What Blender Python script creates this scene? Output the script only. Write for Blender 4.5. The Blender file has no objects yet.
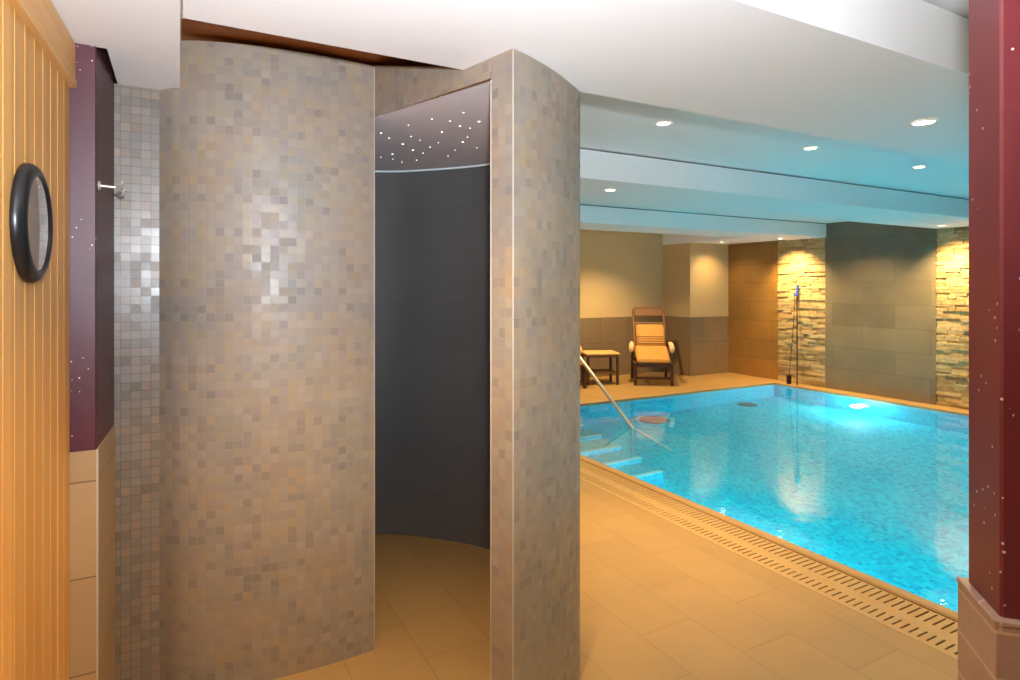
import bpy, math, random
from math import sin, cos, pi, radians, atan2, hypot, sqrt
from mathutils import Vector, Matrix

random.seed(7)
S = bpy.context.scene
COL = S.collection

# ------------------------------------------------------------------ camera
FPX, CXP, HYP, YAW, EYE = 609.0, 510.0, 287.0, math.atan(330 / 609.0), 1.60
cam_d = bpy.data.cameras.new('camera')
cam_d.sensor_width = 36.0
cam_d.lens = FPX / 1020.0 * 36.0
cam_d.shift_y = -(340.0 - HYP) / 1020.0
cam_d.clip_start = 0.02
cam = bpy.data.objects.new('camera', cam_d)
COL.objects.link(cam)
cam.location = (0, 0, EYE)
cam.rotation_euler = (pi / 2, 0, -YAW)
S.camera = cam

# ------------------------------------------------------------------ world, exposure
w = bpy.data.worlds.new('world')
S.world = w
w.use_nodes = True
w.node_tree.nodes['Background'].inputs[0].default_value = (1.0, 0.86, 0.7, 1)
w.node_tree.nodes['Background'].inputs[1].default_value = 0.05
S.view_settings.view_transform = 'Standard'
S.view_settings.look = 'None'
S.view_settings.gamma = 1.0
S.view_settings.use_curve_mapping = False
S.view_settings.exposure = 0.0
S.cycles.use_denoising = True
S.cycles.max_bounces = 14
S.cycles.diffuse_bounces = 8
S.cycles.transmission_bounces = 8
S.cycles.sample_clamp_indirect = 8.0
S.cycles.blur_glossy = 1.0

WARM = (1.0, 0.68, 0.275)
P_DOWN = 160.0          # ceiling downlights
P_STRIP = 300.0         # the spots that graze the stone strips
P_FLASH = 410.0         # the photographer's flash on top of the camera
P_POOL = 46.0          # underwater lamps


def lamp(name, kind, loc, power, color, aim=None, parent=None, **kw):
    d = bpy.data.lights.new(name, kind)
    d.energy = power
    d.color = color
    for k, v in kw.items():
        setattr(d, k, v)
    o = bpy.data.objects.new(name, d)
    COL.objects.link(o)
    o.location = loc
    if aim is not None:
        o.rotation_euler = Vector(aim).to_track_quat('-Z', 'Y').to_euler()
    if parent is not None:
        o.parent = parent
        o.location = Vector(loc) - parent.location
    return o


# camera flash, head tilted up, sitting just above the lens
lamp('camera_flash', 'SPOT', (0.02, -0.02, 1.79), P_FLASH, (0.82, 0.905, 1.0),
     aim=(sin(YAW - 0.2), cos(YAW - 0.2), 0.64), spot_size=radians(138), spot_blend=1.0, shadow_soft_size=0.03)


# ------------------------------------------------------------------ materials
def lin(c):
    return tuple((x / 255.0 / 12.92) if x / 255.0 <= 0.04045 else ((x / 255.0 + 0.055) / 1.055) ** 2.4 for x in c) + (1.0,)


class NT:
    def __init__(self, name):
        self.m = bpy.data.materials.new(name)
        self.m.use_nodes = True
        self.t = self.m.node_tree
        self.b = self.t.nodes['Principled BSDF']
        self.out = self.t.nodes['Material Output']

    def n(self, kind, **kw):
        nd = self.t.nodes.new(kind)
        for k, v in kw.items():
            if k.startswith('i_'):
                nd.inputs[int(k[2:])].default_value = v
            else:
                setattr(nd, k, v)
        return nd

    def l(self, a, b):
        self.t.links.new(a, b)

    def math(self, op, a, b=None):
        nd = self.n('ShaderNodeMath', operation=op)
        for i, v in enumerate((a, b)):
            if v is None:
                continue
            if isinstance(v, (int, float)):
                nd.inputs[i].default_value = v
            else:
                self.l(v, nd.inputs[i])
        return nd.outputs[0]

    def mix(self, f, a, b, blend='MIX'):
        nd = self.n('ShaderNodeMix', data_type='RGBA', blend_type=blend)
        if isinstance(f, (int, float)):
            nd.inputs[0].default_value = f
        else:
            self.l(f, nd.inputs[0])
        for i, v in ((6, a), (7, b)):
            if isinstance(v, tuple):
                nd.inputs[i].default_value = v
            else:
                self.l(v, nd.inputs[i])
        return nd.outputs[2]

    def ramp(self, fac, stops, const=False):
        nd = self.n('ShaderNodeValToRGB')
        cr = nd.color_ramp
        if const:
            cr.interpolation = 'CONSTANT'
        while len(cr.elements) < len(stops):
            cr.elements.new(0.5)
        for e, (p, c) in zip(cr.elements, stops):
            e.position = p
            e.color = c
        self.l(fac, nd.inputs[0])
        return nd.outputs[0]

    def bump(self, h, strength=0.3, dist=0.005):
        nd = self.n('ShaderNodeBump')
        nd.inputs['Strength'].default_value = strength
        nd.inputs['Distance'].default_value = dist
        self.l(h, nd.inputs['Height'])
        self.l(nd.outputs[0], self.b.inputs['Normal'])


def plain(name, c, rough=0.6, metal=0.0, var=0.04, scale=14.0, spec=None):
    k = NT(name)
    tc = k.n('ShaderNodeTexCoord')
    no = k.n('ShaderNodeTexNoise')
    no.inputs['Scale'].default_value = scale
    no.inputs['Detail'].default_value = 3.0
    k.l(tc.outputs['Object'], no.inputs['Vector'])
    a = lin(c)
    lo = tuple(max(0, x * (1 - var)) for x in a[:3]) + (1,)
    hi = tuple(min(1, x * (1 + var)) for x in a[:3]) + (1,)
    k.l(k.ramp(no.outputs[0], [(0.3, lo), (0.7, hi)]), k.b.inputs['Base Color'])
    k.b.inputs['Roughness'].default_value = rough
    k.b.inputs['Metallic'].default_value = metal
    if spec is not None:
        k.b.inputs['Specular IOR Level'].default_value = spec
    return k.m


def glow(name, c, strength):
    k = NT(name)
    k.b.inputs['Base Color'].default_value = (0.8, 0.8, 0.8, 1)
    k.b.inputs['Emission Color'].default_value = c
    k.b.inputs['Emission Strength'].default_value = strength
    return k.m


def mosaic(name, pitch, tiles, grout, gw=0.05, rough=0.42, bigvar=0.18, bump=0.25):
    """small square tiles on UVs measured in metres"""
    k = NT(name)
    uv = k.n('ShaderNodeUVMap')
    sc = k.n('ShaderNodeVectorMath', operation='SCALE')
    sc.inputs['Scale'].default_value = 1.0 / pitch
    k.l(uv.outputs[0], sc.inputs[0])
    fl = k.n('ShaderNodeVectorMath', operation='FLOOR')
    k.l(sc.outputs[0], fl.inputs[0])
    fr = k.n('ShaderNodeVectorMath', operation='FRACTION')
    k.l(sc.outputs[0], fr.inputs[0])
    wn = k.n('ShaderNodeTexWhiteNoise', noise_dimensions='2D')
    k.l(fl.outputs[0], wn.inputs['Vector'])
    n = len(tiles)
    col = k.ramp(wn.outputs['Value'], [(i / n, lin(c)) for i, c in enumerate(tiles)], const=True)
    if bigvar:
        no = k.n('ShaderNodeTexNoise')
        no.inputs['Scale'].default_value = 0.13
        no.inputs['Detail'].default_value = 2.0
        k.l(fl.outputs[0], no.inputs['Vector'])
        v = bigvar
        col = k.mix(1.0, col, k.ramp(no.outputs[0], [(0.34, (1 - v, 1 - .6 * v, 1 - .35 * v, 1)), (0.5, (1, 1, 1, 1)), (0.66, (1, 1 - .35 * v, 1 - .9 * v, 1))]), 'MULTIPLY')
    sx = k.n('ShaderNodeSeparateXYZ')
    k.l(fr.outputs[0], sx.inputs[0])
    ds = []
    for o in (sx.outputs[0], sx.outputs[1]):
        ds.append(k.math('MINIMUM', o, k.math('SUBTRACT', 1.0, o)))
    d = k.math('MINIMUM', ds[0], ds[1])
    msk = k.math('LESS_THAN', d, gw)
    k.l(k.mix(msk, col, lin(grout)), k.b.inputs['Base Color'])
    w2 = k.n('ShaderNodeTexWhiteNoise', noise_dimensions='3D')
    k.l(fl.outputs[0], w2.inputs['Vector'])
    k.l(k.math('ADD', k.math('MULTIPLY', w2.outputs['Value'], 0.22), rough - 0.14), k.b.inputs['Roughness'])
    if bump:
        k.bump(k.math('SUBTRACT', 1.0, msk), bump, 0.002)
    return k.m


def slabs(name, c1, c2, mortar, bw, rh, rough=0.5, mort=0.004, swap=False, use_uv=True, off=0.5, shift=(0, 0), grain=0.12, gscale=5.0):
    k = NT(name)
    if use_uv:
        src = k.n('ShaderNodeUVMap').outputs[0]
    else:
        src = k.n('ShaderNodeTexCoord').outputs['Object']
    sx = k.n('ShaderNodeSeparateXYZ')
    k.l(src, sx.inputs[0])
    cb = k.n('ShaderNodeCombineXYZ')
    a, b = (1, 0) if swap else (0, 1)
    k.l(k.math('ADD', sx.outputs[a], shift[0]), cb.inputs[0])
    k.l(k.math('ADD', sx.outputs[b], shift[1]), cb.inputs[1])
    br = k.n('ShaderNodeTexBrick', offset=off, offset_frequency=2, squash=1.0)
    br.inputs['Scale'].default_value = 1.0
    br.inputs['Color1'].default_value = lin(c1)
    br.inputs['Color2'].default_value = lin(c2)
    br.inputs['Mortar'].default_value = lin(mortar)
    br.inputs['Mortar Size'].default_value = mort
    br.inputs['Mortar Smooth'].default_value = 0.1
    br.inputs['Bias'].default_value = 0.0
    br.inputs['Brick Width'].default_value = bw
    br.inputs['Row Height'].default_value = rh
    k.l(cb.outputs[0], br.inputs['Vector'])
    no = k.n('ShaderNodeTexNoise')
    no.inputs['Scale'].default_value = gscale
    no.inputs['Detail'].default_value = 5.0
    no.inputs['Roughness'].default_value = 0.6
    k.l(src, no.inputs['Vector'])
    v = 1 - grain
    k.l(k.mix(1.0, br.outputs['Color'], k.ramp(no.outputs[0], [(0.3, (v, v, v, 1)), (0.7, (1, 1, 1, 1))]), 'MULTIPLY'), k.b.inputs['Base Color'])
    k.b.inputs['Roughness'].default_value = rough
    return k.m


def wood(name, c1, c2, rough=0.45, sc=(26.0, 26.0, 0.9), pitch=None):
    k = NT(name)
    tc = k.n('ShaderNodeTexCoord')
    mp = k.n('ShaderNodeMapping')
    mp.inputs['Scale'].default_value = sc
    k.l(tc.outputs['Object'], mp.inputs['Vector'])
    no = k.n('ShaderNodeTexNoise')
    no.inputs['Scale'].default_value = 1.0
    no.inputs['Detail'].default_value = 6.0
    no.inputs['Roughness'].default_value = 0.6
    no.inputs['Distortion'].default_value = 0.4
    k.l(mp.outputs[0], no.inputs['Vector'])
    col = k.ramp(no.outputs[0], [(0.3, lin(c1)), (0.68, lin(c2))])
    if pitch:
        sx = k.n('ShaderNodeSeparateXYZ')
        k.l(tc.outputs['Object'], sx.inputs[0])
        wn = k.n('ShaderNodeTexWhiteNoise', noise_dimensions='1D')
        k.l(k.math('FLOOR', k.math('DIVIDE', sx.outputs[1], pitch)), wn.inputs['W'])
        col = k.mix(1.0, col, k.ramp(wn.outputs['Value'], [(0.0, (0.82, 0.80, 0.76, 1)), (1.0, (1, 1, 1, 1))]), 'MULTIPLY')
    k.l(col, k.b.inputs['Base Color'])
    k.b.inputs['Roughness'].default_value = rough
    return k.m


def speckled_paint(name, c):
    """red paint with little white chips"""
    k = NT(name)
    tc = k.n('ShaderNodeTexCoord')
    vo = k.n('ShaderNodeTexVoronoi')
    vo.inputs['Scale'].default_value = 48.0
    k.l(tc.outputs['Object'], vo.inputs['Vector'])
    no = k.n('ShaderNodeTexNoise')
    no.inputs['Scale'].default_value = 5.0
    no.inputs['Detail'].default_value = 4.0
    k.l(tc.outputs['Object'], no.inputs['Vector'])
    a = lin(c)
    base = k.ramp(no.outputs[0], [(0.3, tuple(x * 0.85 for x in a[:3]) + (1,)), (0.7, tuple(x * 1.12 for x in a[:3]) + (1,))])
    wn = k.n('ShaderNodeTexNoise')
    wn.inputs['Scale'].default_value = 9.0
    k.l(tc.outputs['Object'], wn.inputs['Vector'])
    m = k.math('MULTIPLY', k.math('LESS_THAN', vo.outputs['Distance'], 0.12), k.math('GREATER_THAN', wn.outputs[0], 0.50))
    k.l(k.mix(m, base, lin((205, 190, 190))), k.b.inputs['Base Color'])
    k.b.inputs['Roughness'].default_value = 0.42
    k.bump(no.outputs[0], 0.15, 0.004)
    return k.m


def water_mat():
    k = NT('pool_water')
    tc = k.n('ShaderNodeTexCoord')
    mp = k.n('ShaderNodeMapping')
    mp.inputs['Scale'].default_value = (2.2, 2.2, 1)
    k.l(tc.outputs['Object'], mp.inputs['Vector'])
    no = k.n('ShaderNodeTexNoise')
    no.inputs['Scale'].default_value = 1.6
    no.inputs['Detail'].default_value = 3.0
    k.l(mp.outputs[0], no.inputs['Vector'])
    bp = k.n('ShaderNodeBump')
    bp.inputs['Strength'].default_value = 0.10
    bp.inputs['Distance'].default_value = 0.03
    k.l(no.outputs[0], bp.inputs['Height'])
    k.t.nodes.remove(k.b)
    gl = k.n('ShaderNodeBsdfGlossy')
    gl.inputs['Roughness'].default_value = 0.02
    gl.inputs['Color'].default_value = (1, 1, 1, 1)
    rf = k.n('ShaderNodeBsdfRefraction')
    rf.inputs['IOR'].default_value = 1.33
    rf.inputs['Roughness'].default_value = 0.0
    rf.inputs['Color'].default_value = (0.66, 0.975, 1.0, 1)
    fr = k.n('ShaderNodeFresnel')
    fr.inputs['IOR'].default_value = 1.33
    for q in (gl, rf, fr):
        k.l(bp.outputs[0], q.inputs['Normal'])
    mx = k.n('ShaderNodeMixShader')
    k.l(fr.outputs[0], mx.inputs[0])
    k.l(rf.outputs[0], mx.inputs[1])
    k.l(gl.outputs[0], mx.inputs[2])
    k.l(mx.outputs[0], k.out.inputs['Surface'])
    return k.m


def clear_glass():
    k = NT('clear_glass')
    k.t.nodes.remove(k.b)
    tr = k.n('ShaderNodeBsdfTransparent')
    gl = k.n('ShaderNodeBsdfGlossy')
    gl.inputs['Roughness'].default_value = 0.03
    fr = k.n('ShaderNodeFresnel')
    fr.inputs['IOR'].default_value = 1.3
    mx = k.n('ShaderNodeMixShader')
    k.l(fr.outputs[0], mx.inputs[0])
    k.l(tr.outputs[0], mx.inputs[1])
    k.l(gl.outputs[0], mx.inputs[2])
    k.l(mx.outputs[0], k.out.inputs['Surface'])
    return k.m


def stone_mat():
    k = NT('split_stone')
    g = k.n('ShaderNodeNewGeometry')
    tc = k.n('ShaderNodeTexCoord')
    no = k.n('ShaderNodeTexNoise')
    no.inputs['Scale'].default_value = 22.0
    no.inputs['Detail'].default_value = 6.0
    k.l(tc.outputs['Object'], no.inputs['Vector'])
    c = k.ramp(g.outputs['Random Per Island'], [(0.0, lin((172, 144, 100))), (0.35, lin((200, 174, 126))), (0.7, lin((212, 188, 142))), (1.0, lin((184, 154, 106)))])
    c = k.mix(1.0, c, k.ramp(no.outputs[0], [(0.3, (0.72, 0.70, 0.68, 1)), (0.65, (1, 1, 1, 1))]), 'MULTIPLY')
    k.l(c, k.b.inputs['Base Color'])
    k.b.inputs['Roughness'].default_value = 0.85
    k.bump(no.outputs[0], 0.6, 0.012)
    return k.m


M = {}
M['white'] = plain('white_plaster', (243, 241, 241), 0.75, var=0.01, scale=3.0)
M['mosaic'] = mosaic('grey_beige_mosaic', 0.034,
                     [(145, 132, 117), (140, 127, 115), (147, 132, 115), (142, 129, 117), (137, 124, 113), (148, 132, 114),
                      (143, 129, 115), (140, 125, 117), (130, 118, 108), (146, 133, 118), (149, 136, 121), (151, 132, 109), (145, 127, 108), (140, 127, 117)],
                     (141, 128, 115), gw=0.045, rough=0.50, bigvar=0.17)
M['mosaic_grey'] = mosaic('grey_brown_wall_mosaic', 0.034,
                          [(125, 113, 104), (118, 107, 97), (128, 115, 104), (121, 110, 99), (113, 103, 93), (128, 112, 99), (132, 113, 97)],
                          (100, 91, 83), gw=0.05, rough=0.38, bigvar=0.14)
M['floor'] = slabs('tan_floor_tile', (172, 137, 88), (166, 131, 83), (153, 120, 75), 0.62, 0.31, rough=0.42, mort=0.0035,
                   swap=True, use_uv=False, shift=(0.0, 0.0 + 0.003), grain=0.10, gscale=3.5)
M['coping'] = plain('tan_coping_ceramic', (178, 140, 92), 0.4, var=0.06)
M['grate'] = plain('tan_grate_ceramic', (182, 146, 96), 0.45, var=0.05)
M['dark'] = plain('dark_void', (16, 13, 11), 0.9, var=0.0)
M['walltile'] = slabs('brown_wall_tile', (166, 120, 60), (142, 106, 54), (98, 74, 44), 0.95, 0.335, rough=0.4, mort=0.003, grain=0.2, gscale=2.5)
M['walltile_grey'] = slabs('grey_olive_wall_tile', (132, 120, 98), (116, 107, 90), (100, 90, 74), 0.95, 0.335, rough=0.4, mort=0.003, grain=0.18, gscale=2.5, shift=(0.3, 0.0))
M['cream'] = plain('cream_plaster', (206, 178, 132), 0.8, var=0.03, scale=2.0)
M['wainscot'] = slabs('taupe_wainscot_tile', (142, 120, 94), (132, 112, 88), (104, 88, 68), 0.6, 0.6, rough=0.45, mort=0.004, grain=0.12, gscale=3.0)
M['clad_tile'] = slabs('beige_column_tile', (176, 148, 112), (166, 140, 106), (120, 98, 72), 0.8, 0.313, rough=0.35, mort=0.003, shift=(0.1, 0.286), grain=0.1)
M['clad_grain'] = slabs('brown_grained_column_tile', (172, 138, 112), (160, 126, 102), (196, 164, 132), 0.9, 0.075, rough=0.45, mort=0.0025, grain=0.22, gscale=16.0)
M['red'] = speckled_paint('dark_red_paint', (98, 30, 34))
M['plum'] = speckled_paint('plum_red_paint', (76, 32, 43))
M['sauna'] = wood('sauna_spruce', (212, 150, 74), (230, 174, 102), pitch=0.088)
M['fascia'] = wood('sauna_fascia_spruce', (208, 152, 88), (226, 176, 110), sc=(26.0, 0.9, 26.0))
M['brownboard'] = wood('brown_board', (168, 104, 54), (196, 128, 72), 0.6, sc=(3.0, 14.0, 14.0))  # brown of the recess out of the flash, painted in as wood
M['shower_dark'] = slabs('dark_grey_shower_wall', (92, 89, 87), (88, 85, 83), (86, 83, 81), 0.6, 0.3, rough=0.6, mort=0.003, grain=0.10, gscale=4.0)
M['shower_ceiling'] = plain('lilac_grey_shower_ceiling', (246, 236, 238), 0.7, var=0.02)
M['steel'] = plain('brushed_steel', (226, 220, 208), 0.38, metal=0.65, var=0.02)
M['trim'] = plain('pale_edge_profile', (178, 166, 156), 0.4, metal=0.0, var=0.02)
M['black'] = plain('black_rubber', (22, 22, 24), 0.32, var=0.05)
M['dial'] = plain('pale_dial', (232, 226, 224), 0.5, var=0.05)
M['glass'] = clear_glass()
M['stone'] = stone_mat()
M['pool_tile'] = mosaic('turquoise_pool_mosaic', 0.036,
                        [(14, 200, 224), (10, 188, 218), (24, 208, 228), (34, 216, 232), (12, 196, 222), (8, 174, 210), (44, 220, 234), (18, 204, 226)],
                        (40, 212, 228), gw=0.04, rough=0.5, bigvar=0.0, bump=0)
M['step_tile'] = mosaic('pale_step_mosaic', 0.036, [(90, 190, 206), (110, 204, 214), (76, 178, 200), (130, 208, 214), (100, 196, 210)],
                        (120, 206, 214), gw=0.04, rough=0.5, bigvar=0.0, bump=0)
M['step_edge'] = plain('white_step_edge', (226, 240, 238), 0.5, var=0.02)
M['water'] = water_mat()
M['drain'] = plain('grey_drain_plate', (96, 122, 128), 0.5, var=0.05)
M['lamp_warm'] = glow('warm_lamp', (1.0, 0.86, 0.62, 1), 14.0)
M['lamp_star'] = glow('star_lamp', (1.0, 0.96, 0.96, 1), 2.2)
M['lamp_pool'] = glow('underwater_lamp', (0.9, 1.0, 1.0, 1), 9.0)
M['ring_white'] = plain('white_lamp_ring', (235, 228, 215), 0.4, var=0.01)
M['cushion'] = plain('ochre_cushion', (194, 138, 72), 0.9, var=0.08, scale=20)
M['towel'] = plain('tan_towelling', (204, 160, 100), 0.95, var=0.08, scale=40)
M['rattan'] = plain('brown_rattan', (112, 74, 44), 0.6, var=0.2, scale=60)
M['rattan_dark'] = plain('dark_brown_wood', (74, 46, 30), 0.6, var=0.15, scale=30)
M['arm_pad'] = plain('pale_arm_pad', (222, 190, 146), 0.8, var=0.05)
M['blue'] = plain('blue_plastic', (70, 92, 190), 0.4, var=0.03)
M['pole'] = plain('dark_bronze_pole', (84, 66, 48), 0.4, metal=0.4, var=0.05)


# ------------------------------------------------------------------ mesh builder (world coordinates, UVs in metres)
class MB:
    def __init__(self):
        self.v, self.f, self.uv, self.sm = [], [], [], []

    def face(self, pts, uvs=None, smooth=False):
        b = len(self.v)
        self.v += [Vector(p) for p in pts]
        self.f.append(tuple(range(b, b + len(pts))))
        self.uv.append(uvs)
        self.sm.append(smooth)

    def quads(self, verts, faces, smooth=False, uvs=None):
        b = len(self.v)
        self.v += [Vector(p) for p in verts]
        for i, f in enumerate(faces):
            self.f.append(tuple(b + k for k in f))
            self.uv.append(uvs[i] if uvs else None)
            self.sm.append(smooth)

    def box(self, x0, x1, y0, y1, z0, z1, mat=None):
        P = [(x0, y0, z0), (x1, y0, z0), (x1, y1, z0), (x0, y1, z0), (x0, y0, z1), (x1, y0, z1), (x1, y1, z1), (x0, y1, z1)]
        if mat is not None:
            P = [mat @ Vector(p) for p in P]
        self.quads(P, [(3, 2, 1, 0), (4, 5, 6, 7), (0, 1, 5, 4), (1, 2, 6, 5), (2, 3, 7, 6), (3, 0, 4, 7)])

    def bbox(self, x0, x1, y0, y1, z0, z1, b, mat=None):
        """box with chamfered edges"""
        b = min(b, (x1 - x0) * .49, (y1 - y0) * .49, (z1 - z0) * .49)
        c = (Vector(((x0 + x1) / 2, (y0 + y1) / 2, (z0 + z1) / 2)))
        h = Vector(((x1 - x0) / 2, (y1 - y0) / 2, (z1 - z0) / 2))
        idx, V = {}, []
        for sx in (-1, 1):
            for sy in (-1, 1):
                for sz in (-1, 1):
                    for ax in range(3):
                        q = [sx * (h.x - b), sy * (h.y - b), sz * (h.z - b)]
                        q[ax] = (sx * h.x, sy * h.y, sz * h.z)[ax]
                        idx[(sx, sy, sz, ax)] = len(V)
                        p = c + Vector(q)
                        V.append(mat @ p if mat is not None else p)
        F = []
        for ax in range(3):
            for s in (-1, 1):
                o = [a for a in range(3) if a != ax]
                ring = []
                for (a, bb) in ((-1, -1), (1, -1), (1, 1), (-1, 1)):
                    k = [0, 0, 0]
                    k[ax] = s
                    k[o[0]] = a
                    k[o[1]] = bb
                    ring.append(idx[(k[0], k[1], k[2], ax)])
                F.append(ring)
        for ax in range(3):
            o = [a for a in range(3) if a != ax]
            for s1 in (-1, 1):
                for s2 in (-1, 1):
                    r = []
                    for s, w_ in ((-1, 0), (1, 0), (1, 1), (-1, 1)):
                        k = [0, 0, 0]
                        k[ax] = s
                        k[o[0]] = s1
                        k[o[1]] = s2
                        r.append(idx[(k[0], k[1], k[2], o[w_])])
                    F.append(r)
        for sx in (-1, 1):
            for sy in (-1, 1):
                for sz in (-1, 1):
                    F.append([idx[(sx, sy, sz, a)] for a in range(3)])
        cc = sum((Vector(p) for p in V), Vector()) / len(V)
        G = []
        for f in F:
            n = (V[f[1]] - V[f[0]]).cross(V[f[2]] - V[f[0]])
            m = sum((V[i] for i in f), Vector()) / len(f)
            G.append(tuple(f) if n.dot(m - cc) > 0 else tuple(reversed(f)))
        self.quads(V, G)

    def prism(self, poly, z0, z1):
        """vertical prism over a counter-clockwise polygon"""
        n = len(poly)
        V = [(x, y, z0) for x, y in poly] + [(x, y, z1) for x, y in poly]
        F = [tuple(reversed(range(n))), tuple(range(n, 2 * n))]
        F += [(i, (i + 1) % n, n + (i + 1) % n, n + i) for i in range(n)]
        self.quads(V, F)

    def tube(self, path, r, n=10, smooth=True, cap=True):
        path = [Vector(p) for p in path]
        if not isinstance(r, (list, tuple)):
            r = [r] * len(path)
        V, F = [], []
        up = None
        for i, p in enumerate(path):
            d = (path[min(i + 1, len(path) - 1)] - path[max(i - 1, 0)]).normalized()
            if up is None:
                up = Vector((0, 0, 1)) if abs(d.z) < 0.9 else Vector((1, 0, 0))
            a = d.cross(up).normalized()
            b = a.cross(d).normalized()
            up = b
            for k in range(n):
                t = 2 * pi * k / n
                V.append(p + (a * cos(t) + b * sin(t)) * r[i])
        for i in range(len(path) - 1):
            for k in range(n):
                F.append((i * n + k, i * n + (k + 1) % n, (i + 1) * n + (k + 1) % n, (i + 1) * n + k))
        self.quads(V, F, smooth)
        if cap:
            b = len(path) - 1
            self.face([V[k] for k in reversed(range(n))])
            self.face([V[b * n + k] for k in range(n)])

    def lathe(self, prof, center, axis=(0, 0, 1), n=32, smooth=True):
        """prof = [(radius, height)] turned about an axis through center"""
        c = Vector(center)
        ax = Vector(axis).normalized()
        a = ax.orthogonal().normalized()
        b = ax.cross(a)
        V, F = [], []
        for (r, h) in prof:
            for k in range(n):
                t = 2 * pi * k / n
                V.append(c + ax * h + (a * cos(t) + b * sin(t)) * max(r, 1e-5))
        for i in range(len(prof) - 1):
            for k in range(n):
                F.append((i * n + k, i * n + (k + 1) % n, (i + 1) * n + (k + 1) % n, (i + 1) * n + k))
        self.quads(V, F, smooth)

    def build(self, name, mat, parent=None, loc=None):
        me = bpy.data.meshes.new(name)
        off = Vector((0, 0, 0))
        if parent is not None:
            off = Vector(parent.get('_w', (0, 0, 0)))
        elif loc is not None:
            off = Vector(loc)
        me.from_pydata([tuple(p - off) for p in self.v], [], self.f)
        uvl = me.uv_layers.new(name='UVMap')
        for pi_, p in enumerate(me.polygons):
            u = self.uv[pi_]
            p.use_smooth = self.sm[pi_]
            n = p.normal
            for j, li in enumerate(p.loop_indices):
                if u is not None:
                    uvl.data[li].uv = u[j]
                else:
                    co = me.vertices[me.loops[li].vertex_index].co + off
                    if abs(n.z) > 0.7:
                        uvl.data[li].uv = (co.x, co.y)
                    else:
                        t = Vector((-n.y, n.x, 0))
                        t = t.normalized() if t.length > 1e-6 else Vector((1, 0, 0))
                        uvl.data[li].uv = (co.dot(t), co.z)
        me.materials.append(mat)
        me.update()
        o = bpy.data.objects.new(name, me)
        COL.objects.link(o)
        if parent is not None:
            o.parent = parent
            o['_w'] = tuple(off)
        elif loc is not None:
            o.location = loc
            o['_w'] = tuple(off)
        return o


def root(name, loc, label, cat, group=None):
    o = bpy.data.objects.new(name, None)
    COL.objects.link(o)
    o.empty_display_size = 0.1
    o.location = loc
    o['_w'] = tuple(loc)
    return tag(o, label, cat, group)


def tag(o, label, cat, group=None):
    o['label'] = label
    o['category'] = cat
    if group:
        o['group'] = group
    return o


def struct(o, label=None, cat=None):
    o['kind'] = 'structure'
    if label:
        o['label'] = label
    if cat:
        o['category'] = cat
    return o


# ------------------------------------------------------------------ main sizes
ZC, ZB = 2.61, 2.39             # ceiling, underside of the beams
XW = 9.04                       # right wall
PX0, PX1, PY0, PY1 = 3.37, 8.72, -0.6, 6.84   # pool
PD = -1.10
WZ = -0.028
YN, YP, XP = 8.80, 8.09, 8.07   # niche wall, pier front, pier side
XL = -0.66

# ------------------------------------------------------------------ floor
b = MB()
GX0, GX1 = 2.93, 3.262
b.box(XL, GX0, -1.6, 9.0, -0.2, 0.0)
b.box(GX0, PX0, -1.6, PY0, -0.2, 0.0)
b.box(PX0, 9.2, -1.6, PY0 - 0.06, -0.2, 0.0)
b.box(PX1 + 0.06, 9.2, PY0 - 0.06, 9.0, -0.2, 0.0)
b.box(GX0, PX1 + 0.06, PY1 + 0.06, 9.0, -0.2, 0.0)
struct(b.build('floor', M['floor']), 'tan stone tiled floor around the pool and shower', 'floor')

# ------------------------------------------------------------------ ceiling and beams
b = MB()
b.box(XL, 9.2, -1.6, 9.0, ZC, ZC + 0.12)
struct(b.build('ceiling', M['white']), 'white ceiling between the lowered beams', 'ceiling')


def beam(name, label, x0, x1, y0, y1, zb, gap=True):
    r = MB()
    if gap:
        r.box(x0, x1, y0, y1, zb, ZC - 0.013)
    else:
        r.box(x0, x1, y0, y1, zb, ZC - 0.001)
    o = struct(r.build(name, M['white']), label, 'beam')
    if gap:
        g = MB()
        g.box(x0, x1, y0 + 0.03, y1 - 0.03, ZC - 0.013, ZC - 0.001)
        g.build('shadow_gap', M['dark'], o)
    return o


beam('trim_1', 'wide white lowered soffit crossing overhead nearest the camera', 0.007, XW, 1.18, 2.03, ZB)
beam('trim_2', 'white ceiling beam over the middle of the pool', XL, XW, 3.62, 4.50, ZB)
beam('trim_3', 'white ceiling beam over the far end of the pool', XL, XW, 6.10, 6.84, ZB)
beam('trim_4', 'white lowered soffit over the corner beside the stone strip', XP, XW, 6.842, YN, ZB + 0.008, gap=False)
b = MB()
b.prism([(XL, -1.6), (0, -1.6), (0, 2.81), (-0.213, 2.81), (-0.213, 2.412), (XL, 2.412)], ZB, ZC - 0.001)
struct(b.build('trim_5', M['white']), 'white lowered soffit along the sauna wall around the plum column', 'beam')
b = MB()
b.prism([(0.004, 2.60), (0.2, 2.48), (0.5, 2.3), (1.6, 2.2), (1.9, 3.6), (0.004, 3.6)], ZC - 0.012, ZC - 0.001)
struct(b.build('trim_6', M['brownboard']), 'dark brown board under the ceiling above the round shower', 'board')  # added sheet: the ceiling recess's shade is put into its colour

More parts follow.
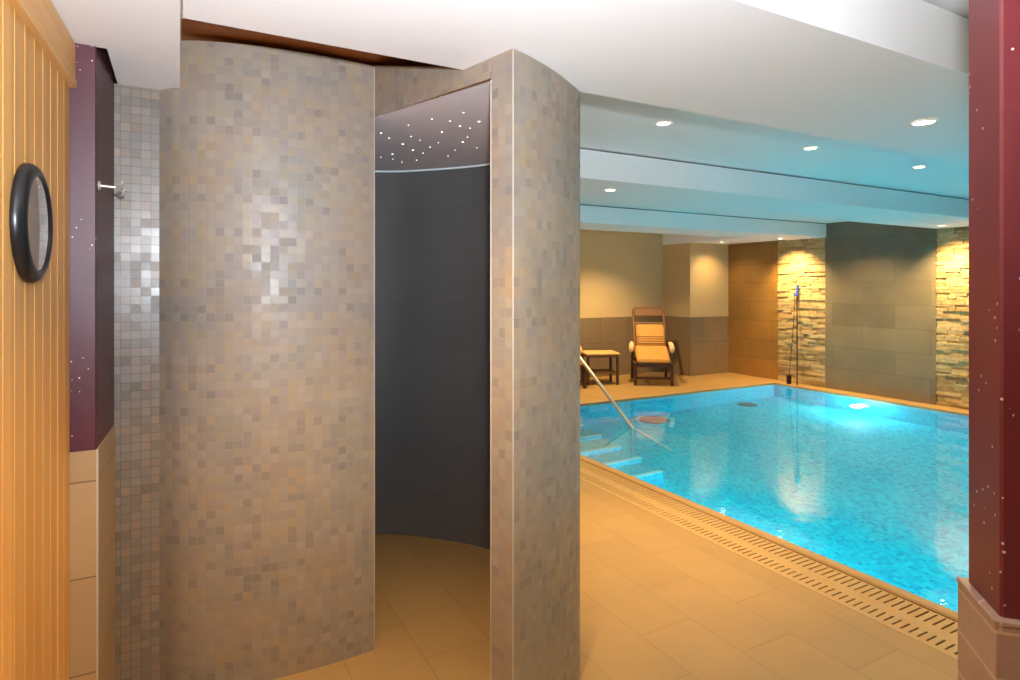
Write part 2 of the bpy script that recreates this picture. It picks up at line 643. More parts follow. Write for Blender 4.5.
# ------------------------------------------------------------------ walls
# right wall: tile, stone, projecting grey tile panel, stone, tile
b = MB()
b.box(XW + 0.03, 9.2, -1.6, 9.0, 0, ZC)
b.box(XW, XW + 0.03, 7.00, YP, 0, ZB)
wr = struct(b.build('wall_right', M['walltile']), 'brown large tile wall beyond the pool', 'wall')
b = MB()
b.box(XW - 0.03, XW + 0.029, 4.51, 6.12, 0, ZC - 0.002)
struct(b.build('trim_7', M['walltile_grey']), 'grey olive tile panel standing proud between two stone strips', 'wall panel')
b = MB()
b.box(XW - 0.03, XW + 0.029, -1.5, 3.35, 0, ZB)
struct(b.build('trim_8', M['walltile_grey']), 'grey olive tile panel hidden behind the red column', 'wall panel')


def stone_strip(name, y0, y1, z1, label, seed):
    rnd = random.Random(seed)
    r = MB()
    r.box(XW + 0.002, XW + 0.029, y0, y1, 0, z1)
    z = 0.0
    while z < z1 - 0.012:
        h = rnd.choice((0.026, 0.034, 0.04, 0.05))
        h = min(h, z1 - z)
        y = y0
        while y < y1 - 0.01:
            L = rnd.uniform(0.10, 0.34)
            e = y + L
            if y1 - e < 0.07:
                e = y1
            d = rnd.uniform(0.006, 0.032)
            t = rnd.uniform(-0.006, 0.006)
            x = XW + 0.002
            P = [(x, y, z), (x, e, z), (x, e, z + h), (x, y, z + h),
                 (x - d - t, y + .003, z + .002), (x - d + t, e - .003, z + .002), (x - d + t - .003, e - .003, z + h - .002), (x - d - t - .002, y + .003, z + h - .002)]
            r.quads(P, [(4, 5, 6, 7)[::-1], (0, 1, 5, 4)[::-1], (1, 2, 6, 5)[::-1], (2, 3, 7, 6)[::-1], (3, 0, 4, 7)[::-1]])
            y = e
        z += h
    return struct(r.build(name, M['stone']), label, 'stone cladding')


stone_strip('trim_9', 6.12, 7.00, ZB, 'strip of split stone cladding behind the leaning pool pole', 3)
stone_strip('trim_10', 3.35, 4.51, ZB, 'strip of split stone cladding beside the red column', 4)

# niche wall and pier
b = MB()
b.box(XL, XP, YN, 9.0, 1.055, ZC)
b.box(XP, 9.2, YP, 9.0, 1.055, ZB + 0.007)
wb = struct(b.build('wall_back', M['cream']), 'cream back wall behind the lounger with a pier at the corner', 'wall')
b = MB()
b.box(XL, XP - 0.012, YN - 0.012, 9.0, 0.0, 1.055)
b.box(XP - 0.012, 9.04, YP - 0.012, 9.0, 0.0, 1.055)
struct(b.build('trim_11', M['wainscot']), 'taupe tile wainscot along the cream back wall', 'wainscot')

b = MB()
b.box(-0.8, XL, -1.6, 9.0, 0, ZC)
struct(b.build('wall_left', M['cream']), 'cream wall out of sight behind the shower', 'wall')
b = MB()
b.box(XL, 9.2, -1.75, -1.6, 0, ZC)
struct(b.build('wall_front', M['cream']), 'cream wall behind the camera', 'wall')

# mosaic wall left of the round shower
b = MB()
b.box(XL, -0.05, 2.81, 2.90, 0, ZB)
b.box(-0.213, -0.05, 2.8105, 2.90, ZB, ZC - 0.002)
struct(b.build('wall_mosaic', M['mosaic_grey']), 'flat pale grey mosaic wall between plum column and round shower', 'wall')

# sauna wall of vertical boards (its own slight angle)
SA = math.atan(0.04)
SD = Vector((0.04, 1.0, 0)).normalized()            # along the boards, away from the camera
SN = Vector((SD.y, -SD.x, 0))                        # out of the wall, to the right
S0 = Vector((-0.312, 2.400, 0))


def sp(t, n, z):
    """point on the sauna wall: t metres back from its far end, n metres proud"""
    q = S0 - SD * t + SN * n
    return (q.x, q.y, z)


b = MB()
for i in range(45):
    t0, t1 = i * 0.088, (i + 1) * 0.088
    g, dp = 0.004, 0.0028
    prof = [(t0, -dp), (t0 + g, 0), (t1 - g, 0), (t1, -dp)]
    for (a, na), (c, nc) in zip(prof, prof[1:]):
        b.face([sp(c, nc, 0), sp(a, na, 0), sp(a, na, ZB - 0.004), sp(c, nc, ZB - 0.004)])
b.face([sp(0, -0.006, 0), sp(0, -0.05, 0), sp(0, -0.05, ZB - 0.004), sp(0, -0.006, ZB - 0.004)])
ws = b.build('wall_sauna', M['sauna'])
struct(ws, 'orange spruce board wall of the sauna at the left edge', 'wall')
b = MB()
V = []
for (t, n) in ((0.0, 0.0), (0.0, 0.016), (3.95, 0.016), (3.95, 0.0)):
    V.append((t, n))
for z0, z1, e in ((2.243, 2.268, 0.019), (2.268, ZB - 0.006, 0.015)):
    P = [sp(-0.002, -0.002, z0), sp(-0.002, e, z0), sp(3.95, e, z0), sp(3.95, -0.002, z0), sp(-0.002, -0.002, z1), sp(-0.002, e, z1), sp(3.95, e, z1), sp(3.95, -0.002, z1)]
    b.quads(P, [(0, 1, 2, 3), (7, 6, 5, 4), (0, 4, 5, 1), (1, 5, 6, 2), (2, 6, 7, 3), (3, 7, 4, 0)])
b.build('fascia_board', M['fascia'], ws)

# ------------------------------------------------------------------ columns
t = root('painted_column', (-0.44, 2.60, 0), 'plum red painted column at left between the sauna boards and the mosaic wall', 'column')
b = MB()
b.prism([(XL + 0.001, 2.405), (-0.245, 2.405), (-0.242, 2.408), (-0.2245, 2.808), (XL + 0.001, 2.808)], 1.066, ZC - 0.002)
b.build('shaft', M['plum'], t)
b = MB()
b.prism([(XL + 0.001, 2.400), (-0.238, 2.400), (-0.2205, 2.808), (XL + 0.001, 2.808)], 0.0, 1.066)
cl = b.build('tile_cladding', M['clad_tile'], t)
b = MB()
b.box(-0.2415, -0.2355, 2.3975, 2.4035, 0.0, 1.068)
b.build('corner_profile', M['trim'], cl)

RC = Vector((1.142, 0.485, 0))           # near corner of the right-hand column's cladding
e1 = Vector((0.108, 0.104, 0)).normalized()
e2 = Vector((e1.y, -e1.x, 0))


def diamond(off, l1, l2, z0, z1, bev):
    m = Matrix.Identity(4)
    for r_ in range(3):
        m[r_][0], m[r_][1], m[r_][2], m[r_][3] = e1[r_], -e2[r_], (0, 0, 1)[r_], RC[r_]
    q = MB()
    q.bbox(off, l1 - off, -(l2 - off), -off, z0, z1, bev, m)
    return q


t = root('red_column', tuple(RC + e1 * 0.075 + e2 * 0.11), 'dark red painted column at the right edge with brown tiled foot', 'column')
diamond(0.012, 0.151, 0.23, 1.055, ZC - 0.002, 0.004).build('shaft', M['red'], t)
cl = diamond(0.0, 0.151, 0.23, 0.0, 1.066, 0.002).build('tile_cladding', M['clad_grain'], t)
diamond(-0.0015, 0.1525, 0.2315, 1.060, 1.0695, 0.002).build('edge_profile', M['clad_grain'], cl)

# ------------------------------------------------------------------ round shower
sh = root('shower_cubicle', (0.9, 3.0, 0), 'round mosaic walk-in shower with a tall dark opening and starry ceiling', 'shower')
PL, PA = Vector((0.755, 2.650)), Vector((0.968, 1.765))
PT = Vector((0.9415, 1.8755))            # inner edge of the post face


def spline(pts, k=6):
    P = [Vector(p) for p in pts]
    P = [P[0] * 2 - P[1]] + P + [P[-1] * 2 - P[-2]]
    out = []
    for i in range(1, len(P) - 2):
        for j in range(k):
            u = j / k
            a, b_, c, d = P[i - 1], P[i], P[i + 1], P[i + 2]
            out.append(0.5 * ((2 * b_) + (c - a) * u + (2 * a - 5 * b_ + 4 * c - d) * u * u + (3 * b_ - a - 3 * c + d) * u ** 3))
    out.append(P[-2])
    return out


def offset(pl, d):
    res = []
    for i, p in enumerate(pl):
        q = (pl[min(i + 1, len(pl) - 1)] - pl[max(i - 1, 0)]).normalized()
        res.append(p + Vector((-q.y, q.x)) * d)
    return res


def wall_strip(r, outer, inner, zt, u0=0.0):
    """a wall between two plan curves; zt(p) is the height of its top"""
    u = [u0]
    for a, c in zip(outer, outer[1:]):
        u.append(u[-1] + (c - a).length)
    n = len(outer)
    V, F, U = [], [], []
    for i in range(n):
        o, q = outer[i], inner[i]
        z = zt(o)
        V += [(o.x, o.y, 0), (o.x, o.y, z), (q.x, q.y, 0), (q.x, q.y, z)]
    for i in range(n - 1):
        a, c = 4 * i, 4 * (i + 1)
        F.append((a, c, c + 1, a + 1)); U.append([(u[i], 0), (u[i + 1], 0), (u[i + 1], V[c + 1][2]), (u[i], V[a + 1][2])])
        F.append((c + 2, a + 2, a + 3, c + 3)); U.append([(u[i + 1], 0), (u[i], 0), (u[i], V[a + 3][2]), (u[i + 1], V[c + 3][2])])
        F.append((a + 1, c + 1, c + 3, a + 3)); U.append([(u[i], 0), (u[i + 1], 0), (u[i + 1], .1), (u[i], .1)])
    r.quads(V, F, False, U)
    for i, flip in ((0, False), (n - 1, True)):
        a = 4 * i
        q = [V[a], V[a + 1], V[a + 3], V[a + 2]]
        if flip:
            q = q[::-1]
        r.face(q)
    return u[-1]


def ins(pl, test):
    return pl


# front wall (convex arc)
outer = spline([(-0.075, 2.812), (0.0, 2.742), (0.1, 2.694), (0.25, 2.655), (0.4, 2.638), (0.55, 2.634), (0.68, 2.640), (0.755, 2.650)], 5)
inner = offset(outer, 0.10)
inner[-1] = Vector((0.755 + 0.012, 2.750))
cut = [i for i, p in enumerate(outer) if p.x >= -1e-6][0]
b = MB()
wall_strip(b, outer[:cut + 1], inner[:cut + 1], lambda p: ZB - 0.001)
o2 = outer[cut:]
wall_strip(b, o2, inner[cut:], lambda p: 2.575)
b.build('curved_front_wall', M['mosaic'], sh)

# lintel with its sloping top
LD = (PA - PL)
LN = Vector((LD.y, -LD.x)).normalized() * -1.0     # into the shower


def lp(t, d=0.0):
    q = PL + LD * t + LN * d
    return q


tj = 0.874


def ltop(t):
    return min(2.578 - 0.255 * t, 2.60) if t < 0.72 else max(ZB - 0.002, 2.578 - 0.255 * t)


b = MB()
ts = [0.0, 0.2, 0.4, 0.6, 0.7, 0.75, tj]
V, F, U = [], [], []
for tt in ts:
    a, c = lp(tt), lp(tt, 0.10)
    zb_ = 2.349 - 0.034 * tt
    zc_ = 2.386
    zt_ = ltop(tt)
    if a.y < 2.035:
        zt_ = min(zt_, ZB - 0.001)
    V += [(a.x, a.y, zb_), (a.x, a.y, zt_), (c.x, c.y, zc_), (c.x, c.y, max(zt_, zc_ + 0.001))]
for i in range(len(ts) - 1):
    a, c = 4 * i, 4 * i + 4
    L = LD.length
    F += [(a, c, c + 1, a + 1), (c + 2, a + 2, a + 3, c + 3), (a + 1, c + 1, c + 3, a + 3), (a, a + 2, c + 2, c)]
    U += [[(ts[i] * L, V[a][2]), (ts[i + 1] * L, V[c][2]), (ts[i + 1] * L, V[c + 1][2]), (ts[i] * L, V[a + 1][2])],
          [(ts[i + 1] * L, V[c][2]), (ts[i] * L, V[a][2]), (ts[i] * L, V[a + 1][2]), (ts[i + 1] * L, V[c + 1][2])],
          [(0, 0), (.1, 0), (.1, .1), (0, .1)], [(0, 0), (.1, 0), (.1, .1), (0, .1)]]
b.quads(V, F, False, U)
b.build('lintel', M['mosaic'], sh)

# end wall with the post face, curling away to the right and round the back
outer = spline([(0.968, 1.765), (1.060, 1.803), (1.205, 1.880), (1.325, 1.960), (1.425, 2.037), (1.508, 2.165), (1.62, 2.36), (1.74, 2.60), (1.85, 2.95),
                (1.87, 3.30), (1.68, 3.75), (1.30, 4.08), (0.75, 4.22), (0.1, 4.16), (-0.64, 3.95)], 5)
inner = offset(outer, 0.09)
inner[0] = PT.copy()


def zt_back(p):
    if p.y < 2.04 or p.y > 3.60:
        return ZB - 0.001
    return ZC - 0.016


b = MB()
# split where the top steps so that the steps stay vertical
k1 = [i for i, p in enumerate(outer) if p.y > 2.04][0]
k2 = [i for i, p in enumerate(outer) if p.y > 3.60][0] - 1
u = wall_strip(b, outer[:k1 + 1], inner[:k1 + 1], lambda p: ZB - 0.001)
u = wall_strip(b, outer[k1:k2 + 1], inner[k1:k2 + 1], lambda p: ZC - 0.016, u)
wall_strip(b, outer[k2:], inner[k2:], lambda p: ZB - 0.001, u)
b.build('curved_end_wall', M['mosaic'], sh)

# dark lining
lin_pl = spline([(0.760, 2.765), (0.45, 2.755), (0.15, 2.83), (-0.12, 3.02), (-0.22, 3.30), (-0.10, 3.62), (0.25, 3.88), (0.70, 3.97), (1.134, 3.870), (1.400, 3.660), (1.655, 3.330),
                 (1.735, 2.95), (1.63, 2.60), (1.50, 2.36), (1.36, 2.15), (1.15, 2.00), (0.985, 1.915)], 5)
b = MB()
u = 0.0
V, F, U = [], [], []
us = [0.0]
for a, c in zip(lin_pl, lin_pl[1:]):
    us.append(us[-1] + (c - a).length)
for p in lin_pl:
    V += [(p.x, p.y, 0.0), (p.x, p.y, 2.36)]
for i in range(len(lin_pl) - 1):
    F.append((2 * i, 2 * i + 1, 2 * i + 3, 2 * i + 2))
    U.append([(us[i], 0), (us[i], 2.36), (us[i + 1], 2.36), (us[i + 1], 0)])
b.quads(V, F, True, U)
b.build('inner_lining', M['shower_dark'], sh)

# starry ceiling
cpl = lin_pl + [lp(tj, 0.012), lp(0.5, 0.012), lp(0.0, 0.012)]
b = MB()
n = len(cpl)
V = [(p.x, p.y, 2.350) for p in lin_pl] + [(p.x, p.y, 2.350) for p in cpl[-3:]] + [(p.x, p.y, 2.384) for p in cpl]
cx_, cy_ = 0.75, 3.1
V += [(cx_, cy_, 2.350), (cx_, cy_, 2.384)]
F = []
for i in range(n):
    j = (i + 1) % n
    F += [(i, j, 2 * n), (n + j, n + i, 2 * n + 1), (j, i, n + i, n + j)]
b.quads(V, F)
cei = b.build('star_ceiling', M['shower_ceiling'], sh)
b = MB()
b.tube([(p.x + (0.75 - p.x) * 0.006, p.y + (3.1 - p.y) * 0.006, 2.346) for p in lin_pl], 0.006, 6)
b.build('cove_trim', M['step_edge'], sh)


def atz(x, y, z):
    u_, v_ = (x - CXP) / FPX, (HYP - y) / FPX
    k_ = (z - EYE) / v_
    return Vector((k_ * (sin(YAW) + u_ * cos(YAW)), k_ * (cos(YAW) - u_ * sin(YAW)), z))


stars = [(381, 133), (389, 138), (402.8, 144), (408.4, 125), (411, 136.3), (420, 140), (442, 132), (450, 121), (463.5, 112.5), (438.3, 142.5),
         (467.5, 137), (462.8, 142), (479, 121.5), (477, 147.6), (423, 153), (448, 156), (392.5, 154), (392.8, 159), (402, 162), (416.5, 160),
         (381, 157), (413, 150), (455, 150), (430, 147), (470, 128), (432, 119), (460, 126)]
for i, (x, y) in enumerate(stars):
    p = atz(x, y, 2.350)
    r_ = random.choice((0.003, 0.004, 0.005, 0.0065))
    q = MB()
    q.lathe([(0.0, -0.003), (r_ * .8, -0.002), (r_, 0.0005)], p, n=8)
    q.build('star_light', M['lamp_star'], cei)

# pale edge profiles
for pos, z1 in ((PA, ZB - 0.002), (PT, 2.312), (PL, 2.574)):
    q = MB()
    q.tube([(pos.x, pos.y, 0.0), (pos.x, pos.y, z1)], 0.0022, 6)
    q.build('edge_profile', M['trim'], sh)

# ------------------------------------------------------------------ wall clock on the sauna boards
T0 = 0.515
cpos = Vector(sp(T0, 0.0, 1.757))
ck = root('wall_clock', tuple(cpos), 'round wall clock with a thick black rim on the sauna boards', 'clock')
b = MB()
prof = [(0.146, 0.001), (0.148, 0.006), (0.147, 0.013), (0.143, 0.020), (0.136, 0.026), (0.128, 0.0295), (0.121, 0.030), (0.117, 0.028), (0.115, 0.024), (0.114, 0.019)]
b.lathe(prof, cpos, SN, 48)
b.build('rim', M['black'], ck)
b = MB()
b.lathe([(0.0, 0.0205), (0.1165, 0.0205), (0.1165, 0.002)], cpos, SN, 40, smooth=False)
b.build('dial', M['dial'], ck)
b = MB()
for L, ang, w_ in ((0.06, 100, 0.004), (0.078, 10, 0.003)):
    c_, s_ = cos(radians(ang)), sin(radians(ang))
    U_ = SD * c_ + Vector((0, 0, 1)) * s_
    Wv = SD * -s_ + Vector((0, 0, 1)) * c_
    base = cpos + SN * 0.022
    P = [base - U_ * .015 - Wv * w_, base + U_ * L - Wv * w_ * .4, base + U_ * L + Wv * w_ * .4, base - U_ * .015 + Wv * w_]
    P2 = [p + SN * 0.0015 for p in P]
    b.quads(P + P2, [(0, 1, 2, 3), (7, 6, 5, 4), (0, 4, 5, 1), (1, 5, 6, 2), (2, 6, 7, 3), (3, 7, 4, 0)])
b.build('hands', M['black'], ck)
b = MB()
b.lathe([(0.0, 0.027), (0.06, 0.0265), (0.115, 0.025)], cpos, SN, 40)
b.build('glass', M['glass'], ck)

# ------------------------------------------------------------------ robe hook
hk = root('robe_hook', (-0.240, 2.45, 1.94), 'small chrome forked robe hook on the plum column', 'hook')
b = MB()
b.lathe([(0.0, 0.006), (0.014, 0.006), (0.016, 0.0)], (-0.240, 2.45, 1.94), (1, 0, 0), 16)
b.build('wall_plate', M['steel'], hk)
b = MB()
b.tube([(-0.24, 2.45, 1.94), (-0.19, 2.45, 1.937)], 0.0045, 8)
b.tube([(-0.19, 2.45, 1.937), (-0.175, 2.43, 1.94), (-0.170, 2.42, 1.955)], 0.004, 8)
b.tube([(-0.19, 2.45, 1.937), (-0.175, 2.47, 1.925), (-0.168, 2.475, 1.935)], 0.004, 8)
b.build('prongs', M['steel'], hk)

# ------------------------------------------------------------------ pool
pool = root('swimming_pool', ((PX0 + PX1) / 2, (PY0 + PY1) / 2, PD), 'turquoise mosaic indoor swimming pool filled with clear water', 'pool')
b = MB()
T = 0.06
b.box(PX0 - T, PX1 + T, PY0 - T, PY1 + T, PD - 0.08, PD)
b.box(PX0 - T, PX0, PY0 - T, PY1 + T, PD, -0.034)
b.box(PX1, PX1 + T, PY0 - T, PY1 + T, PD, -0.034)
b.box(PX0, PX1, PY0 - T, PY0, PD, -0.034)
b.box(PX0, PX1, PY1, PY1 + T, PD, -0.034)
b.build('basin', M['pool_tile'], pool)
b = MB()
nx, ny = 24, 32
V = [(PX0 + (PX1 - PX0) * i / nx, PY0 + (PY1 - PY0) * j / ny, WZ) for j in range(ny + 1) for i in range(nx + 1)]
F = [(j * (nx + 1) + i, j * (nx + 1) + i + 1, (j + 1) * (nx + 1) + i + 1, (j + 1) * (nx + 1) + i) for j in range(ny) for i in range(nx)]
b.quads(V, F)
b.build('water', M['water'], pool)
# rounded coping
b = MB()
prof = [(3.266, -0.034), (3.266, 0.004), (3.275, 0.013), (3.295, 0.017), (3.330, 0.014), (3.355, 0.004), (3.366, -0.010), (3.3695, -0.034)]
for (xa, za), (xb, zb2) in zip(prof, prof[1:]):
    b.face([(xa, PY0 - T, za), (xb, PY0 - T, zb2), (xb, PY1 + T, zb2), (xa, PY1 + T, za)], smooth=True)
b.face([(3.266, PY1 + T, -.034)] + [(x, PY1 + T, z) for x, z in prof[1:-1]] + [(3.3695, PY1 + T, -.034)])
b.box(PX0 - T, PX1 + T, PY1 + 0.0005, PY1 + T, -0.0335, 0.004)
b.box(PX1 + 0.0005, PX1 + T, PY0, PY1, -0.0335, 0.004)
b.box(PX0, PX1 + T, PY0 - T, PY0 - 0.0005, -0.0335, 0.004)
b.build('coping', M['coping'], pool)
# stairs down from the far end
sx1 = 4.26
ys = [6.0, 5.645, 5.29, 4.965, 4.64]
for k, y in enumerate(ys):
    q = MB()
    z = -0.15 * (k + 1)
    yb = PY1 - 0.001 if k == 0 else ys[k - 1]
    q.box(PX0 + 0.001, sx1, y, yb - (0.0 if k == 0 else 0.001), PD + 0.001, z)
    st = q.build('stair_step', M['pool_tile'], pool)
    q = MB()
    q.box(PX0 + 0.002, sx1 + 0.001, y + 0.05, yb - 0.002, z + 0.0005, z + 0.005)
    q.build('tread', M['step_tile'], st)
    q = MB()
    q.box(PX0 + 0.001, sx1 + 0.002, y - 0.004, y + 0.049, z - 0.012, z + 0.006)
    q.build('step_edge', M['step_edge'], st)

# handrail standing in the water over the stairs
hr = root('pool_handrail', (4.60, 5.52, -0.9), 'slanted steel handrail standing in the water by the pool stairs', 'handrail')
b = MB()
ra, rb = Vector((4.60, 7.02, 0.98)), Vector((4.60, 5.52, -0.03))
rdir = (rb - ra).normalized()
b.tube([ra + Vector((0, 0.10, -0.06)), ra + Vector((0, 0.05, -0.01)), ra, rb, rb + rdir * 0.75], 0.021, 10)
b.build('rail', M['steel'], hr)
b = MB()
b.tube([(4.60, 5.53, -0.05), (4.60, 5.53, PD + 0.001)], 0.018, 10)
b.build('post', M['steel'], hr)
b = MB()
b.tube([(4.60, 7.12, 0.92), (4.60, 7.12, 0.001)], 0.021, 10)
b.build('post', M['steel'], hr)

# drain plates
for (x, y, r_, lb) in ((5.88, 6.58, 0.21, 'grey round plate on the pool floor near the handrail'),
                       (7.80, 6.60, 0.15, 'grey round plate on the pool floor in front of the stone strip')):
    q = MB()
    q.lathe([(0.0, 0.03), (r_ * .8, 0.028), (r_, 0.015), (r_, 0.0)], (x, y, PD + 0.001), n=28, smooth=False)
    dr = q.build('pool_drain', M['drain'], None, (x, y, PD))
    tag(dr, lb, 'drain', 'drain plates in the pool')

# underwater lamps
for (x, y, z, nx_, f_, lb) in ((PX1, 5.33, -0.50, -1, 1.0, 'round underwater lamp glowing in the far pool wall below the grey panel'),
                           (PX0, 3.40, -0.42, 1, 0.75, 'underwater lamp under the near pool edge, middle of the coping'),
                           (PX0, 1.15, -0.42, 1, 1.0, 'underwater lamp under the near pool edge beside the red column'),
                           (PX1, 2.0, -0.42, -1, 1.0, 'underwater lamp in the far pool wall hidden by the red column')):
    pl = root('pool_light', (x, y, z), lb, 'pool light', 'underwater lamps in the pool walls')
    q = MB()
    q.lathe([(0.075, 0.012), (0.085, 0.026), (0.10, 0.024), (0.105, 0.001)], (x, y, z), (nx_, 0, 0), 28)
    q.build('rim', M['steel'], pl)
    q = MB()
    q.lathe([(0.0, 0.02), (0.05, 0.018), (0.076, 0.012)], (x, y, z), (nx_, 0, 0), 28)
    q.build('lens', M['lamp_pool'], pl)
    lamp('underwater_light', 'POINT', (x + nx_ * 0.16, y, z), P_POOL * f_, (0.86, 0.97, 1.0), parent=pl, shadow_soft_size=0.08)

# overflow grate
b = MB()
ya, yb = PY0 + 0.0, PY1 + 0.0
zt, zl = 0.001, -0.016
for x0, x1 in ((GX0 + .001, 2.968), (3.048, 3.130), (3.248, GX1 - 0.004)):
    b.box(x0, x1, ya, yb, zl, zt)
n = int((yb - ya) / 0.038)
for i in range(n):
    y = ya + i * 0.038
    b.box(2.968, 3.048, y, y + 0.0285, zl, zt)
    b.box(3.130, 3.248, y + .019, y + .019 + 0.0285, zl, zt)
g = b.build('overflow_grate', M['grate'], None, ((GX0 + GX1) / 2, 3.1, -0.016))
tag(g, 'tan slotted overflow grate running along the near pool edge', 'drain grate')
b = MB()
b.box(GX0, PX0 - T, PY0, PY1 + T, -0.2, -0.05)
struct(b.build('overflow_channel', M['dark']), 'dark channel under the overflow grate', 'channel')

# ------------------------------------------------------------------ downlights
def downlight(x, y, z, label, r=0.038, power=P_DOWN, cone=96, aim=(0, 0, -1), grp='recessed ceiling downlights'):
    t = root('downlight', (x, y, z), label, 'ceiling light', grp)
    q = MB()
    q.lathe([(r, -0.002), (r + .004, -0.006), (r + .012, -0.004), (r + .014, 0.0)], (x, y, z - 0.0005), n=24)
    q.build('ring', M['ring_white'], t)
    q = MB()
    q.lathe([(0.0, -0.0042), (r * .7, -0.004), (r + .002, -0.0025)], (x, y, z - 0.0005), n=20)
    q.build('lamp_lens', M['lamp_warm'], t)
    lamp('downlight_beam', 'SPOT', (x, y, z - 0.03), power, WARM, aim=aim, parent=t, spot_size=radians(cone), spot_blend=1.0, shadow_soft_size=0.03)
    return t


downlight(2.62, 2.85, ZC, 'leftmost of three glowing downlights in the white ceiling past the nearest soffit', power=P_DOWN * 1.7, cone=60, aim=(-0.12, 0.03, -1))
downlight(4.03, 2.85, ZC, 'middle of three glowing downlights in the white ceiling past the nearest soffit')
downlight(5.46, 2.86, ZC, 'glowing downlight at right in the bluish ceiling past the nearest soffit')
downlight(3.13, 1.62, ZB, 'large glowing downlight in the wide near soffit beside the red column', r=0.045, power=P_DOWN * 0.8, cone=104, aim=(-0.6, 0.1, -1))
downlight(3.08, 3.97, ZB, 'glowing downlight in the beam over the pool, just right of the shower wall')
downlight(8.45, 7.70, ZB + 0.008, 'small glowing downlight in front of the cream pier in the far corner', power=P_DOWN * 0.33, cone=140)
downlight(8.58, 6.62, ZB, 'downlight grazing the stone strip behind the leaning pool pole', power=P_STRIP, cone=108, aim=(0.32, 0, -1))
downlight(8.58, 4.22, ZB, 'downlight grazing the stone strip beside the red column', power=P_STRIP, cone=108, aim=(0.32, 0, -1))
# added lamps out of sight, for warm fill on floors and walls
for x, y, z, f_ in ((6.9, 2.86, ZC, 1.0), (0.58, 1.28, ZB, 1.15), (4.8, 1.62, ZB, .8), (6.4, 7.75, ZC, 1.9), (4.6, 7.75, ZC, 1.9), (2.6, 5.2, ZC, 1.0), (8.2, 5.3, ZC, 1.5)):
    downlight(x, y, z, 'recessed ceiling downlight outside the picture', power=P_DOWN * f_, cone=122 if x > 1 else 84, aim=(0, 0, -1) if x > 1 else (-0.10, 0.34, -1))


# ------------------------------------------------------------------ loungers
def empty_local(name, label, cat, group=None):
    o = bpy.data.objects.new(name, None)
    COL.objects.link(o)
    o['_w'] = (0, 0, 0)
    return tag(o, label, cat, group)


def slab_along(q, y0, z0, y1, z1, hw, th, bev):
    """cushion between two points in the side view"""
    d = Vector((0, y1 - y0, z1 - z0))
    L = d.length
    d.normalize()
    nrm = Vector((0, -d.z, d.y))
    m = Matrix.Identity(4)
    for r_ in range(3):
        m[r_][0], m[r_][1], m[r_][2], m[r_][3] = (1, 0, 0)[r_], d[r_], nrm[r_], (0, y0, z0)[r_]
    q.bbox(-hw, hw, 0, L, 0, th, bev, m)


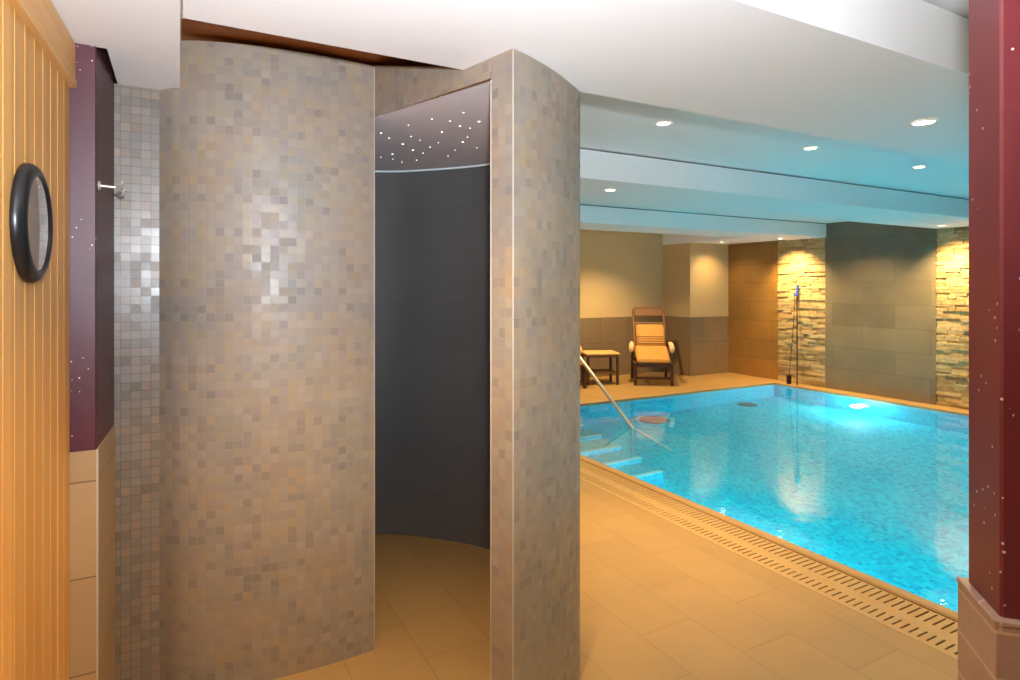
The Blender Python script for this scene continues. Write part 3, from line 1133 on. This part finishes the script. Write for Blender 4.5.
def make_lounger(label):
    t = empty_local('lounge_chair', label, 'lounge chair', 'high backed lounge chairs by the pool')
    q = MB(); slab_along(q, -0.46, 0.35, 0.02, 0.555, 0.265, 0.075, 0.03)
    q.build('seat_cushion', M['cushion'], t)
    q = MB(); slab_along(q, -0.01, 0.575, 0.25, 0.93, 0.235, 0.07, 0.03)
    bc = q.build('back_cushion', M['cushion'], t)
    q = MB()
    for k in range(4):
        f = 0.10 + 0.10 * k
        y, z = -0.01 + 0.26 * f, 0.575 + 0.355 * f
        q.tube([(-0.24, y - 0.060, z + 0.041), (0.24, y - 0.060, z + 0.041)], 0.006, 6)
    q.build('seam', M['rattan'], bc)
    # back frame: rounded hoop with slats
    d = Vector((0, 0.26, 0.355)).normalized()
    base = Vector((0, -0.03, 0.40))
    H_ = 1.02
    pts = [base + Vector((-0.262, 0, 0))]
    pts += [base + d * (H_ - 0.06) + Vector((-0.262, 0, 0)), base + d * (H_ - 0.018) + Vector((-0.245, 0, 0)), base + d * H_ + Vector((-0.205, 0, 0))]
    pts += [Vector((-p.x, p.y, p.z)) for p in reversed(pts)]
    q = MB(); q.tube(pts, 0.022, 8)
    bf = q.build('back_frame', M['rattan'], t)
    m = Matrix.Identity(4)
    nrm = Vector((0, -d.z, d.y))
    for r_ in range(3):
        m[r_][0], m[r_][1], m[r_][2], m[r_][3] = (1, 0, 0)[r_], d[r_], nrm[r_], base[r_]
    q = MB()
    q.bbox(-0.24, 0.24, H_ - 0.17, H_ - 0.005, -0.012, 0.012, 0.008, m)
    q.build('top_panel', M['rattan'], bf)
    q = MB()
    for k in range(12):
        y0 = 0.08 + k * 0.055
        q.bbox(-0.25, 0.25, y0, y0 + 0.036, -0.008, 0.008, 0.004, m)
    q.build('slats', M['rattan'], bf)
    for s in (-1, 1):
        q = MB(); q.tube([(s * .30, 0.30, 0.66), (s * .315, 0.10, 0.63), (s * .325, -0.08, 0.61)], 0.026, 8)
        ar = q.build('armrest', M['rattan_dark'], t)
        q = MB()
        q.tube([(s * .318, 0.06, 0.645), (s * .326, -0.06, 0.63), (s * .332, -0.12, 0.59), (s * .334, -0.135, 0.54), (s * .334, -0.13, 0.51)], [0.03, 0.042, 0.045, 0.042, 0.025], 10)
        q.build('arm_pad', M['arm_pad'], ar)
        q = MB(); q.bbox(s * .29 - .024, s * .29 + .024, -0.46, -0.41, 0.0, 0.37, 0.006)
        q.build('leg', M['rattan_dark'], t)
        q = MB(); q.tube([(s * .29, 0.36, 0.0), (s * .29, 0.26, 0.40), (s * .295, 0.24, 0.64)], 0.026, 8)
        q.build('leg', M['rattan_dark'], t)
        q = MB(); q.tube([(s * .325, -0.07, 0.60), (s * .305, -0.10, 0.36)], 0.02, 8)
        q.build('arm_support', M['rattan_dark'], t)
    q = MB()
    for s in (-1, 1):
        q.bbox(s * .29 - .02, s * .29 + .02, -0.41, 0.30, 0.32, 0.37, 0.006)
    q.bbox(-.27, .27, -0.45, -0.41, 0.30, 0.365, 0.006)
    q.bbox(-.27, .27, 0.22, 0.26, 0.30, 0.36, 0.006)
    q.bbox(-.27, .27, -0.44, -0.41, 0.10, 0.14, 0.006)
    q.build('seat_frame', M['rattan_dark'], t)
    return t


def copy_tree(o, parent=None):
    c = o.copy()
    COL.objects.link(c)
    if parent is not None:
        c.parent = parent
    for ch in list(o.children):
        copy_tree(ch, c)
    return c


LROT = radians(-36)
lg = make_lounger('ochre cushioned high-backed lounge chair beside the cream pier')


def place(o, legx, legy, lx, ly, rz):
    c_, s_ = cos(rz), sin(rz)
    o.location = (legx - (c_ * lx - s_ * ly), legy - (s_ * lx + c_ * ly), 0)
    o.rotation_euler = (0, 0, rz)


place(lg, 6.735, 7.55, 0.0, -0.46, LROT)
lg2 = copy_tree(lg)
lg2['label'] = 'ochre lounge chair mostly hidden behind the round shower, left of the side table'
place(lg2, 5.62, 7.86, 0.30, -0.46, radians(-12))

# side table
tb = root('side_table', (6.14, 8.20, 0), 'low brown side table with a tan folded towel between the lounge chairs', 'table')
m = Matrix.Translation((6.14, 8.20, 0)) @ Matrix.Rotation(LROT * .6, 4, 'Z')
q = MB(); q.bbox(-0.27, 0.27, -0.22, 0.22, 0.45, 0.485, 0.008, m)
q.build('table_top', M['rattan'], tb)
q = MB(); q.bbox(-0.24, 0.24, -0.20, 0.20, 0.185, 0.21, 0.006, m)
q.build('shelf', M['rattan'], tb)
for sx_ in (-1, 1):
    for sy_ in (-1, 1):
        q = MB(); q.bbox(sx_ * .245 - .02, sx_ * .245 + .02, sy_ * .195 - .02, sy_ * .195 + .02, 0, 0.45, 0.005, m)
        q.build('leg', M['rattan_dark'], tb)
q = MB(); q.bbox(-0.285, 0.285, -0.235, 0.235, 0.4855, 0.525, 0.016, m)
tw = q.build('folded_towel', M['towel'], None, (6.14, 8.20, 0.4855))
tag(tw, 'tan folded towel lying on the low side table', 'towel')

# ------------------------------------------------------------------ pool pole leaning on the stone strip
pp = root('pool_pole', (8.82, 6.48, 0), 'dark pool pole with blue top, thin cord and black foot leaning on the stone strip', 'pole')
q = MB(); q.tube([(8.82, 6.48, 0.0), (8.985, 6.602, 1.52)], 0.011, 8)
q.build('shaft', M['pole'], pp)
q = MB(); q.tube([(8.978, 6.597, 1.46), (8.990, 6.606, 1.63)], [0.02, 0.022], 10)
q.bbox(8.955, 8.985, 6.615, 6.65, 1.45, 1.50, 0.004)
q.build('grip', M['blue'], pp)
q = MB(); q.tube([(8.965, 6.63, 1.45), (8.94, 6.635, 1.0), (8.88, 6.64, 0.45), (8.845, 6.645, 0.14)], 0.006, 6)
q.build('cord', M['pole'], pp)
q = MB(); q.bbox(8.815, 8.875, 6.62, 6.68, 0.0, 0.15, 0.008)
q.build('foot', M['black'], pp)

for o in bpy.data.objects:
    if '_w' in o:
        del o['_w']
